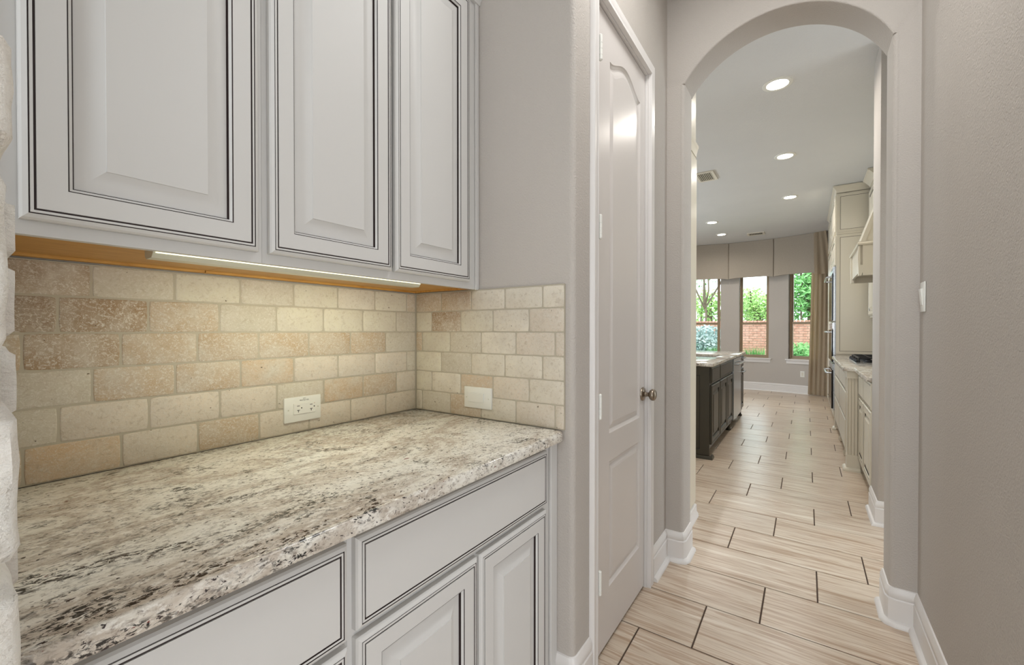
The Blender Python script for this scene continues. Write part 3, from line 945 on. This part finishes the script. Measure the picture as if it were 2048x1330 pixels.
for i, p in enumerate(bd[1:-1]):
    x0, y0 = bay(p - .012, VR + .028); x1, y1 = bay(p + .012, VR + .028); x2, y2 = bay(p + .012, VR + .036); x3, y3 = bay(p - .012, VR + .036)
    pl.prism([(x0, y0, 2.33), (x1, y1, 2.33), (x2, y2, 2.33), (x3, y3, 2.33)], (0, 0, ZC - 2.335))
part('pleat_insert', pl, M['valance'], t, smooth=0)


def cloth(pts_fn, n, zlist, th=.004):
    b = mb(); g = []
    for z in zlist: g.append([b.bm.verts.new((*pts_fn(k / n, z), z)) for k in range(n + 1)])
    for a, c in zip(g, g[1:]):
        for k in range(n): b.bm.faces.new((a[k], a[k + 1], c[k + 1], c[k]))
    bmesh.ops.solidify(b.bm, geom=b.bm.faces[:], thickness=th)
    return b


def jab(u, z):
    f = (ZC - z) / .76; p = .372 + u * (.065 + .035 * f); amp = .004 + .017 * f
    return bay(p, VR - .010 + amp * math.cos(u * PI * 5))


part('pleated_tail', cloth(jab, 60, [2.262 + (ZC - .004 - 2.262) * k / 8 for k in range(9)]), M['curtain'], t, 'pleated tail of the valance', 60)


def drp(u, z):
    f = 1 - z / 2.9; p = .345 + .012 * (1 - f) - .010 * f + u * (.118 + .018 * f); amp = .009 + .009 * f
    return bay(p, VR + .060 + amp * math.cos(u * PI * 11 + .4) + .006 * math.sin(u * 31 + z * 2))


solo('curtain', cloth(drp, 110, [.012 + 2.85 * k / 14 for k in range(15)]), M['curtain'], 'full-length taupe drape hanging in folds at the end of the bay', 'curtain', smooth=70)
t = thing('electrical_outlet', 'small white wall outlet below the bay windows beside the drape', 'outlet', (*bay(.3, BR), .33))
p = .3005; c = Vector((*bay(p), 0)); tt = Vector((math.cos(p), -math.sin(p), 0)); nn = Vector((-math.sin(p), -math.cos(p), 0))


def wp(a, d, z): return c + tt * a + nn * d + Vector((0, 0, z))


part('cover_plate', mb().prism([wp(-.037, -.001, .325), wp(.037, -.001, .325), wp(.037, .007, .325), wp(-.037, .007, .325)], (0, 0, .115)), M['plastic'], t, smooth=0)
part('receptacle', mb().prism([wp(-.017, .006, .35), wp(.017, .006, .35), wp(.017, .009, .35), wp(-.017, .009, .35)], (0, 0, .065)), M['vent'], t, smooth=0)

# ------------------------------------------------------------------ kitchen island
OM = [M['olive'], M['olivek']]
XI = -.757; XID = -.737
IY0, IY1 = 4.42, 6.94
isl = thing('kitchen_island', 'dark olive kitchen island cabinet with raised-panel doors under pale granite', 'island', (-1.3, 5.7, 0))
b = mb(); b.box(-1.85, XI, IY0, 5.405, .095, .882); b.box(-1.85, XI, 5.405, 5.865, .095, .695); b.box(-.80, XI, 5.405, 5.865, .695, .882); b.box(-1.85, -1.44, 5.405, 5.865, .695, .882); b.box(-1.85, -1.38, 5.865, IY1, .095, .882); b.box(-1.38, XI, 6.60, IY1, .095, .882)
b.box(-1.78, XI - .075, IY0 + .0, IY1, 0, .095)
part('carcass', b, M['olive'], isl, smooth=0)
# near end panel with a framed field
part('end_panel', mb().panel(lambda a, b_, h: (-1.85 + a, IY0 - .014 - h, .0 + b_), 1.095, .882,
     [(0, -.0139, 0, False), (0, 0, 0, False), (.085, 0, 0, False), (.088, -.004, 1, False), (.092, -.004, 1, False), (.10, -.003, 0, False)], None, 1), OM, isl, smooth=20)
part('plinth_moulding', mb().sweep([(0, 0), (.022, 0), (.022, .018), (.014, .03), (0, .034)], [(-1.85, IY0 - .015), (XI + .012, IY0 - .015), (XI + .012, IY0 + .06)], -1), M['olive'], isl)
for y0, y1, z0, z1, rs, nm in ((4.435, 4.900, .720, .872, False, 'drawer'), (4.925, 5.845, .720, .872, False, 'drawer'), (4.435, 4.900, .135, .700, True, 'door'),
                               (4.925, 5.380, .135, .700, True, 'door'), (5.390, 5.845, .135, .700, True, 'door'), (6.62, 6.925, .720, .872, False, 'drawer'), (6.62, 6.925, .135, .700, True, 'door')):
    d = front(nm, isl, XID, y0, y1, z0, z1, rs, OM)
    if y0 > 6.5:
        zz = .845 if nm == 'drawer' else .655
        hb = mb(); hb.tube([(XID - .001, y0 + .04, zz), (XID + .032, y0 + .04, zz), (XID + .034, y0 + .06, zz), (XID + .034, y1 - .06, zz), (XID + .032, y1 - .04, zz), (XID - .001, y1 - .04, zz)], .008)
        part('handle', hb, M['steel'], d, 'bright steel bar handle')
for y in (5.85, 6.93):
    f = mb(); f.lathe((XI - .03, y, .0), (XI - .03, y, .12), [(0, .030), (.012, .034), (.022, .028), (.035, .018), (.075, .022), (.10, .026)], 16)
    part('foot', f, M['olive'], isl)
t = slab([(-1.90, 4.375), (-.715, 4.375), (-.715, 7.02), (-1.90, 7.02)], .884, .918, .008, .004)
it = t
# sink cut-out
bo = it
solo('granite_countertop', mb().box(-1.90, -.715, 4.375, 5.42, .8835, .918, .008, 2).box(-1.90, -.715, 6.02, 7.02, .8835, .918, .008, 2).box(-.875, -.715, 5.40, 6.04, .8835, .9178, .008, 2).box(-1.90, -1.42, 5.40, 6.04, .8835, .9178, .008, 2),
     M['granite'], 'polished granite slab with a sink cut-out on top of the dark island', 'countertop', smooth=40)
it.bm.free()
sk = mb(); sk.box(-1.43, -.868, 5.412, 6.028, .876, .8828)
s0 = .70
skm = mb(); skm.box(-1.43, -1.42, 5.412, 6.028, s0, .8826); skm.box(-.878, -.868, 5.412, 6.028, s0, .8826); skm.box(-1.42, -.878, 5.412, 5.422, s0, .8826); skm.box(-1.42, -.878, 6.018, 6.028, s0, .8826); skm.box(-1.42, -.878, 5.422, 6.018, s0, s0 + .01); skm.bm.verts.ensure_lookup_table()
sk.bm.free()
solo('sink', skm, M['sink'], 'brown undermount sink basin set in the island top', 'sink', smooth=0)
t = thing('dishwasher', 'stainless steel dishwasher built into the dark island', 'dishwasher', (-1.05, 6.23, 0.1))
part('tub', mb().box(-1.37, XI - .003, 5.868, 6.597, .10, .69), M['iron'], t, smooth=0)
dd = part('door', mb().box(XI - .002, XID + .006, 5.885, 6.585, .112, .872, .004, 1), M['steel'], t)
part('handle', mb().tube([(XID + .005, 5.93, .806), (XID + .05, 5.93, .806), (XID + .055, 5.96, .806), (XID + .055, 6.51, .806), (XID + .05, 6.54, .806), (XID + .005, 6.54, .806)], .011), M['steel'], dd)

# ------------------------------------------------------------------ pantry cabinet just behind the arch, left
KM = [M['cabk'], M['glaze']]
t = thing('pantry_cabinet', 'tall cream glazed pantry cabinet just behind the left side of the arch', 'cabinet', (-.95, 2.78, 0))
part('carcass', mb().box(-1.30, -.606, 2.57, 3.02, 0, ZC - .004), M['cabk'], t, smooth=0)
part('crown_moulding', mb().sweep([(0, 0), (.004, 0), (.006, .02), (.014, .05), (.018, .056), (.018, .070), (0, .070)], [(-.606, 2.571), (-.606, 3.02)], -1, 2.37), KM, t)
part('plinth', mb().sweep([(0, 0), (.026, 0), (.024, .02), (.014, .034), (.013, .075), (0, .08)], [(-.606, 2.571), (-.606, 3.02)], -1), M['trim'], t)
part('door', mb().box(-.6058, -.596, 2.585, 3.005, .10, 2.35, .003, 1), M['cabk'], t)

# ------------------------------------------------------------------ right-hand kitchen run
XRF, XRD = .392, .372
t = thing('base_cabinet', 'cream glazed base cabinet with two drawers over two doors, next to the wall corner', 'cabinet', (.66, 4.3, 0))
part('carcass', mb().box(XRF, .955, 3.86, 4.734, .10, .872).box(XRF + .07, .955, 3.86, 4.734, 0, .10), M['cabk'], t, smooth=0)
for y0, y1 in ((3.875, 4.33), (4.345, 4.727)):
    front('drawer', t, XRD, y0, y1, .670, .858, False, KM, -1); front('door', t, XRD, y0, y1, .115, .655, True, KM, -1)
part('toe_moulding', mb().box(XRF + .045, XRF + .0695, 3.862, 4.732, .0, .09), M['cabk'], t, smooth=0)
XPF, XPD = .312, .292
t = thing('base_cabinet', 'cream cooktop base cabinet standing proud, with fluted corner pilasters and drawers', 'cabinet', (.62, 5.75, 0))
part('carcass', mb().box(XPF, .955, 4.752, 6.70, .10, .872).box(XPF + .06, .955, 4.752, 6.70, 0, .10), M['cabk'], t, smooth=0)
for y0, y1 in ((4.87, 5.70), (5.72, 6.58)):
    for z0, z1 in ((.690, .858), (.435, .678), (.150, .423)): front('drawer', t, XPD, y0, y1, z0, z1, False, KM, -1)
for yy in (4.752, 6.60):
    px0, px1 = XPF - .012, .392
    b = mb(); flutes = 4; wv = (px1 - px0 - .004) / flutes
    pts = [(px0, yy + .10), (px0, yy - .008)]
    for k in range(flutes):
        a = px0 + .004 + k * wv; pts += [(a, yy - .008), (a + wv * .25, yy - .0005), (a + wv * .6, yy - .0005), (a + wv * .85, yy - .008)]
    pts += [(px1, yy - .008), (px1, yy - .0002), (px0 + .012, yy - .0002), (px0 + .012, yy + .10)]
    if yy > 6: pts = [(px0, yy + .10), (px0, yy), (px0 + .011, yy), (px0 + .011, yy + .10)]
    b.prism([(x, y, .14) for x, y in pts], (0, 0, .67))
    part('pilaster', b, M['cabk'], t, smooth=0)
    d_ = .012 if yy < 6 else 0
    for nm_, z0, z1 in (('pilaster_base', 0, .14), ('pilaster_capital', .81, .872)):
        if yy < 6: k = mb().prism([(px0 - .004, yy - d_, z0), (px1, yy - d_, z0), (px1, yy - .0004, z0), (px0 + .0118, yy - .0004, z0), (px0 + .0118, yy + .1, z0), (px0 - .004, yy + .1, z0)], (0, 0, z1 - z0))
        else: k = mb().box(px0 - .004, px0 + .0115, yy, yy + .1, z0, z1)
        part(nm_, k, M['cabk'], t, smooth=0)
    part('foot_moulding', mb().sweep([(0, 0), (.024, 0), (.024, .014), (.016, .024), (.006, .03), (0, .032)], [(px0 - .0045, yy + .11), (px0 - .0045, yy - d_ - .0005), (px1 if yy < 6 else px0 + .01, yy - d_ - .0005)], -1), M['cabk'], t)
for yy in (5.30, 5.95):
    part('bun_foot', mb().lathe((XPF + .03, yy, 0), (XPF + .03, yy, .12), [(0, .02), (.01, .034), (.035, .04), (.06, .03), (.07, .02), (.10, .024)], 16), M['cabk'], t)
solo('granite_countertop', slab([(.345, 3.845), (.345, 4.715), (.268, 4.715), (.268, 6.715), (.955, 6.715), (.955, 3.845)], .873, .905, .008, .004), M['granite'],
     'granite countertop along the cream cabinets, stepping out under the cooktop', 'countertop', smooth=40)
t = thing('gas_cooktop', 'black gas cooktop with iron grates in the cream run', 'cooktop', (.64, 5.75, .905))
part('tray', mb().box(.40, .86, 5.32, 6.18, .9055, .914, .003, 1), M['steel'], t)
for yc in (5.50, 5.75, 6.0):
    for xc in (.52, .74):
        bu = part('burner', mb().lathe((xc, yc, .914), (xc, yc, .94), [(0, .05), (.008, .05), (.009, .034), (.018, .034), (.02, .028)], 18), M['iron'], t)
    g = mb()
    for xx in (.43, .52, .63, .74, .83): g.box(xx - .006, xx + .006, yc - .118, yc + .118, .950, .962)
    for yv in (yc - .118, yc, yc + .118): g.box(.43, .83, yv - .006, yv + .006, .950, .962)
    for xx in (.43, .83):
        for yv in (yc - .112, yc + .112): g.box(xx - .007, xx + .007, yv - .007, yv + .007, .914, .951)
    part('grate', g, M['iron'], t, smooth=0)
for k in range(5):
    yk = 5.43 + k * .16
    part('knob', mb().lathe((.418, yk, .914), (.418, yk, .945), [(0, .019), (.005, .02), (.024, .017), (.028, .014)], 16), M['iron'], t)

# range hood
t = thing('range_hood', 'cream wooden range hood with sloping top over the cooktop', 'range hood', (.69, 5.75, 1.76))
hy0, hy1, hx = 5.30, 6.20, .425
b = mb()
b.box(hx, hx + .02, hy0 + .02, hy1 - .02, 1.80, 2.05); b.box(hx + .02, .955, hy0, hy0 + .02, 1.76, 2.05); b.box(hx + .02, .955, hy1 - .02, hy1, 1.76, 2.05); b.box(hx + .02, .955, hy0 + .02, hy1 - .02, 1.83, 1.85)
part('apron', b, M['cabk'], t, smooth=0)
b = mb(); b.prism([(hx + .012, hy0 + .004, 2.085), (.955, hy0 + .004, 2.085), (.955, hy0 + .004, ZC - .004), (.75, hy0 + .004, ZC - .004)], (0, hy1 - hy0 - .008, 0))
part('sloped_canopy', b, M['cabk'], t, smooth=0)
b = mb(); b.sweep([(0, 0), (.018, 0), (.024, .014), (.014, .026), (.014, .034), (0, .034)], [(.955, hy1), (hx, hy1), (hx, hy0), (.955, hy0)], -1, 2.051)
part('lip_moulding', b, M['cabk'], t)
part('shelf', mb().box(hx + .002, .955, hy0 + .002, hy1 - .002, 2.0505, 2.0848), M['cabk'], t, smooth=0)
for yy in (hy0, hy1 - .07):
    c_ = [(hx - .012, 2.045), (hx - .016, 1.93), (hx - .010, 1.76), (hx + .012, 1.76), (hx + .022, 1.80), (hx + .045, 1.835), (hx + .085, 1.85), (hx + .085, 1.86), (hx + .002, 1.86), (hx + .002, 2.045)]
    part('corbel', mb().prism([(x, yy - .001 if yy < 6 else yy, z) for x, z in c_], (0, .07, 0)), M['cabk'], t, smooth=0)
tr_ = mb(); tr_.prism([(hx + .004, hy0 - .008, 2.084), (hx + .040, hy0 - .008, 2.084), (.775, hy0 - .008, ZC - .004), (.74, hy0 - .008, ZC - .004)], (0, .013, 0))
part('slope_moulding', tr_, M['cabk'], t, smooth=0)

# wall cabinet between hood and oven tower
t = thing('wall_cabinet', 'cream wall cabinet in the gap between range hood and oven tower', 'cabinet', (.79, 6.45, 1.38))
part('carcass', mb().box(.635, .955, 6.215, 6.715, 1.38, ZC - .09), M['cabk'], t, smooth=0)
front('door', t, .615, 6.225, 6.705, 1.40, 2.90, True, KM, -1)
part('crown_moulding', mb().sweep([(0, 0), (.01, 0), (.02, .02), (.06, .065), (.075, .07), (.075, .086), (0, .086)], [(.635, 6.215), (.635, 6.715)], 1, ZC - .0905), M['cabk'], t)
t = thing('wall_cabinet', 'cream wall cabinet on the near side of the range hood', 'cabinet', (.79, 4.6, 1.38))
part('carcass', mb().box(.635, .955, 3.86, 5.285, 1.38, ZC - .09), M['cabk'], t, smooth=0)
for a, b_ in ((3.875, 4.56), (4.575, 5.27)): front('door', t, .615, a, b_, 1.40, 2.90, True, KM, -1)
part('crown_moulding', mb().sweep([(0, 0), (.01, 0), (.02, .02), (.06, .065), (.075, .07), (.075, .086), (0, .086)], [(.635, 3.86), (.635, 5.285)], 1, ZC - .0905), M['cabk'], t)

# oven tower
OX, OY0, OY1 = .312, 6.79, 8.75
t = thing('oven_cabinet', 'tall cream oven cabinet reaching the ceiling beside the drape', 'cabinet', (.63, 7.8, 0))
b = mb(); b.box(OX, .955, OY0, OY1, .10, ZC - .09); b.box(OX + .07, .955, OY0, OY1, 0, .10)
part('carcass', b, M['cabk'], t, smooth=0)
part('end_panel', mb().panel(lambda a, b_, h: (OX + a, OY0 - .012 - h, .93 + b_), .64, 1.505, [(0, -.0115, 0, False), (0, 0, 0, False), (.035, 0, 0, False), (.0365, -.002, 1, False), (.0385, -.002, 1, False), (.042, -.001, 0, False)], None, 1), KM, t, smooth=20)
part('end_panel', mb().panel(lambda a, b_, h: (OX + a, OY0 - .012 - h, 2.462 + b_), .64, .485, [(0, -.0115, 0, False), (0, 0, 0, False), (.035, 0, 0, False), (.0365, -.002, 1, False), (.0385, -.002, 1, False), (.042, -.001, 0, False)], None, 1), KM, t, smooth=20)
part('dividing_strip', mb().box(OX - .004, .955, OY0 - .016, OY0 - .0005, 2.437, 2.461, .003, 1), M['cabk'], t)
part('crown_moulding', mb().sweep([(0, 0), (.006, 0), (.008, .03), (.022, .058), (.034, .066), (.038, .070), (.038, .086), (0, .086)], [(.955, OY0 - .012), (OX - .001, OY0 - .012), (OX - .001, OY1)], 1, ZC - .0905), M['cabk'], t)
for y0, y1, z0, z1 in ((6.81, 7.74, 2.475, 2.93), (7.76, 8.73, 2.475, 2.93), (6.81, 7.74, 2.06, 2.43), (7.76, 8.73, .12, 2.43), (6.81, 7.74, .12, .20)):
    front('door' if z1 > .3 else 'drawer', t, OX - .020, y0, y1, z0, z1, z1 > .3, KM, -1)
for z0, z1, lab in ((1.345, 2.045, 'upper stainless wall oven in the tall cream cabinet'), (.215, .80, 'lower stainless warming oven near the floor of the tall cream cabinet'), (.815, 1.33, 'middle stainless wall oven in the tall cream cabinet')):
    t = thing('wall_oven', lab, 'oven', (OX - .02, 7.275, z0), 'built-in ovens')
    part('body', mb().box(OX - .024, OX - .0008, 6.83, 7.72, z0, z1, .003, 1), M['steel'], t)
    dr = part('door', mb().box(OX - .042, OX - .0245, 6.835, 7.715, z0 + .01, z1 - .09, .004, 1), M['ovenglass'], t, 'black glass oven door')
    part('control_panel', mb().box(OX - .034, OX - .0245, 6.835, 7.715, z1 - .08, z1 - .005, .002, 1), M['steel'], t)
    zh = z1 - .125
    part('handle', mb().tube([(OX - .041, 6.92, zh), (OX - .085, 6.92, zh), (OX - .092, 6.95, zh), (OX - .092, 7.60, zh), (OX - .085, 7.63, zh), (OX - .041, 7.63, zh)], .012), M['steel'], dr, 'bright steel bar handle')

# ------------------------------------------------------------------ garden beyond the windows
lawn = mb().box(-30, 30, 11.0, 60, -.6, -.25); o = solo('lawn', lawn, M['grass'], 'green lawn outside the bay windows', 'lawn', smooth=0); o['kind'] = 'structure'
fw_ = thing('garden_wall', 'pink brick garden wall across the lawn outside', 'wall', (-1.2, 16.1, -.25))
part('core', mb().box(-9, 7, 16.02, 16.2, -.3, 1.44), M['mortar'], fw_, smooth=0)
br = mb(); bl, bh = .215, .075
for r_ in range(21):
    for k in range(-19, 14):
        x0 = -1.2 + k * .227 + (r_ % 2) * .1135
        br.box(x0, x0 + bl, 16.0 + random.uniform(-.003, .003), 16.03, -.24 + r_ * .080, -.24 + r_ * .080 + bh - .009)
part('brick_courses', br, M['brick'], fw_, 'pink brick courses', 0, True)
cp = mb()
for k in range(-40, 35): cp.box(-1.2 + k * .105, -1.2 + k * .105 + .095, 15.965, 16.22, 1.44, 1.54)
part('soldier_cap', cp, M['brick'], fw_, 'upright brick capping', 0, True)


def leaves(m, centre, rad, n, size, rnd, squash=(1, 1, 1)):
    for _ in range(n):
        d = Vector((rnd.gauss(0, 1), rnd.gauss(0, 1), rnd.gauss(0, 1))).normalized() * rad * rnd.random() ** .4
        p = Vector(centre) + Vector((d.x * squash[0], d.y * squash[1], d.z * squash[2]))
        u = Vector((rnd.gauss(0, 1), rnd.gauss(0, 1), rnd.gauss(0, .7))).normalized(); v = u.orthogonal().normalized() * size * rnd.uniform(.3, .5); u = u * size * rnd.uniform(.7, 1.2)
        m.quad(p - u, p + v, p + u, p - v)


def tree(name, label, x, y, h, blobs, mat, n, size, seed, cat='tree', tr=None):
    rnd = random.Random(seed); t_ = thing(name, label, cat, (x, y, -.25))
    tk = mb(); tk.tube([(x, y, -.3), (x + .05, y, h * .35), (x - .05, y, h * .7)], tr or .07 + .01 * h)
    for k in range(4):
        bx, bz, br_ = blobs[k % len(blobs)][0], blobs[k % len(blobs)][2], blobs[k % len(blobs)][3]
        tk.tube([(x, y, h * .4), (x + bx * .6, y + rnd.uniform(-.4, .4), bz * .8), (x + bx + rnd.uniform(-.2, .2), y + rnd.uniform(-.4, .4), bz + br_ * .5)], .03)
    part('trunk', tk, M['bark'], t_)
    fo = mb()
    for bx, by, bz, br_ in blobs: leaves(fo, (x + bx, y + by, bz), br_, int(n * br_ ** 2), size, rnd, (1, 1, .8))
    part('foliage', fo, mat, t_, None, 0, True)
    return t_


tree('garden_tree', 'pale green tree beyond the brick wall, seen in the window over the island', -3.2, 18.8, 3.0, [(-.5, 0, 2.0, .8), (.5, .3, 1.9, .7), (0, -.3, 2.4, .6), (1.0, 0, 2.3, .45)], M['leaf'], 650, .10, 1)
tree('garden_tree', 'round green tree beyond the brick wall, seen in the middle bay window', -1.65, 20.6, 3.2, [(-.45, 0, 2.5, .7), (.3, 0, 2.1, .75), (.75, .3, 2.35, .5), (-.2, 0, 1.8, .8)], M['leaf'], 700, .09, 2)
tree('garden_tree', 'tall dark green tree filling the window beside the drape', .1, 18.5, 5.0, [(-.3, 0, 3.0, .9), (.5, .2, 2.3, .9), (-.4, 0, 2.0, .65), (.3, 0, 3.8, .9), (-.1, -.4, 2.6, .8)], M['leaf2'], 800, .10, 3)
tree('garden_tree', 'thin bare-branched tree against the white sky in the window over the island', -3.05, 16.8, 5.0, [(-.5, 0, 3.5, .35), (.3, 0, 3.3, .3), (.8, 0, 3.7, .35), (0, 0, 3.0, .4)], M['leaf2'], 260, .07, 4, tr=.035)
tree('garden_tree', 'distant pale tree rising behind the round green tree', -2.35, 24, 4.0, [(0, 0, 2.6, 1.0), (.9, 0, 2.3, .8)], M['leaf'], 450, .12, 5)
rnd = random.Random(9)


def bush(label, x, y, z, r_, mat, n, size, sq=(1, 1, 1), seed=1):
    t_ = thing('garden_shrub', label, 'shrub', (x, y, -.25)); rn = random.Random(seed)
    st = mb()
    for k in range(5): st.tube([(x, y, -.3), (x + rn.uniform(-.3, .3) * r_, y + rn.uniform(-.3, .3) * r_, z + r_ * .4)], .012)
    part('stem', st, M['bark'], t_)
    fo = mb(); leaves(fo, (x, y, z), r_, n, size, rn, sq)
    part('foliage', fo, mat, t_, None, 0, True)


bush('silvery blue-green shrub below the window over the island', -2.42, 13.6, .78, .66, M['leaf3'], 2800, .06, (1, .8, .9), 11)
bush('clipped deep green shrub under the window beside the drape', -.15, 13.2, .48, .52, M['leaf2'], 2400, .05, (1.2, .8, .84), 12)
for k, (x, y, lab) in enumerate([(-1.12, 12.9, 'spiky bright green tuft under the middle bay window'), (-1.95, 12.5, 'small spiky green tuft beside the silvery shrub')]):
    t_ = thing('garden_plant', lab, 'plant', (x, y, -.25)); g = mb()
    for _ in range(340):
        a = rnd.uniform(0, 2 * PI); l = rnd.uniform(.25, .5); sp = rnd.uniform(.05, .30); w_ = Vector((-math.sin(a), math.cos(a), 0)) * .012
        p0 = Vector((x + rnd.uniform(-.22, .22), y + rnd.uniform(-.15, .15), -.25)); p1 = p0 + Vector((math.cos(a) * sp * .5, math.sin(a) * sp * .5, .40 + l * .6)); p2 = p0 + Vector((math.cos(a) * sp, math.sin(a) * sp, .52 + l * 1.1))
        g.quad(p0 - w_, p0 + w_, p1 + w_, p1 - w_); f = g.bm.faces.new([g.bm.verts.new(q) for q in (p1 - w_, p1 + w_, p2)])
    part('blades', g, M['leaf2'], t_, None, 0, True)
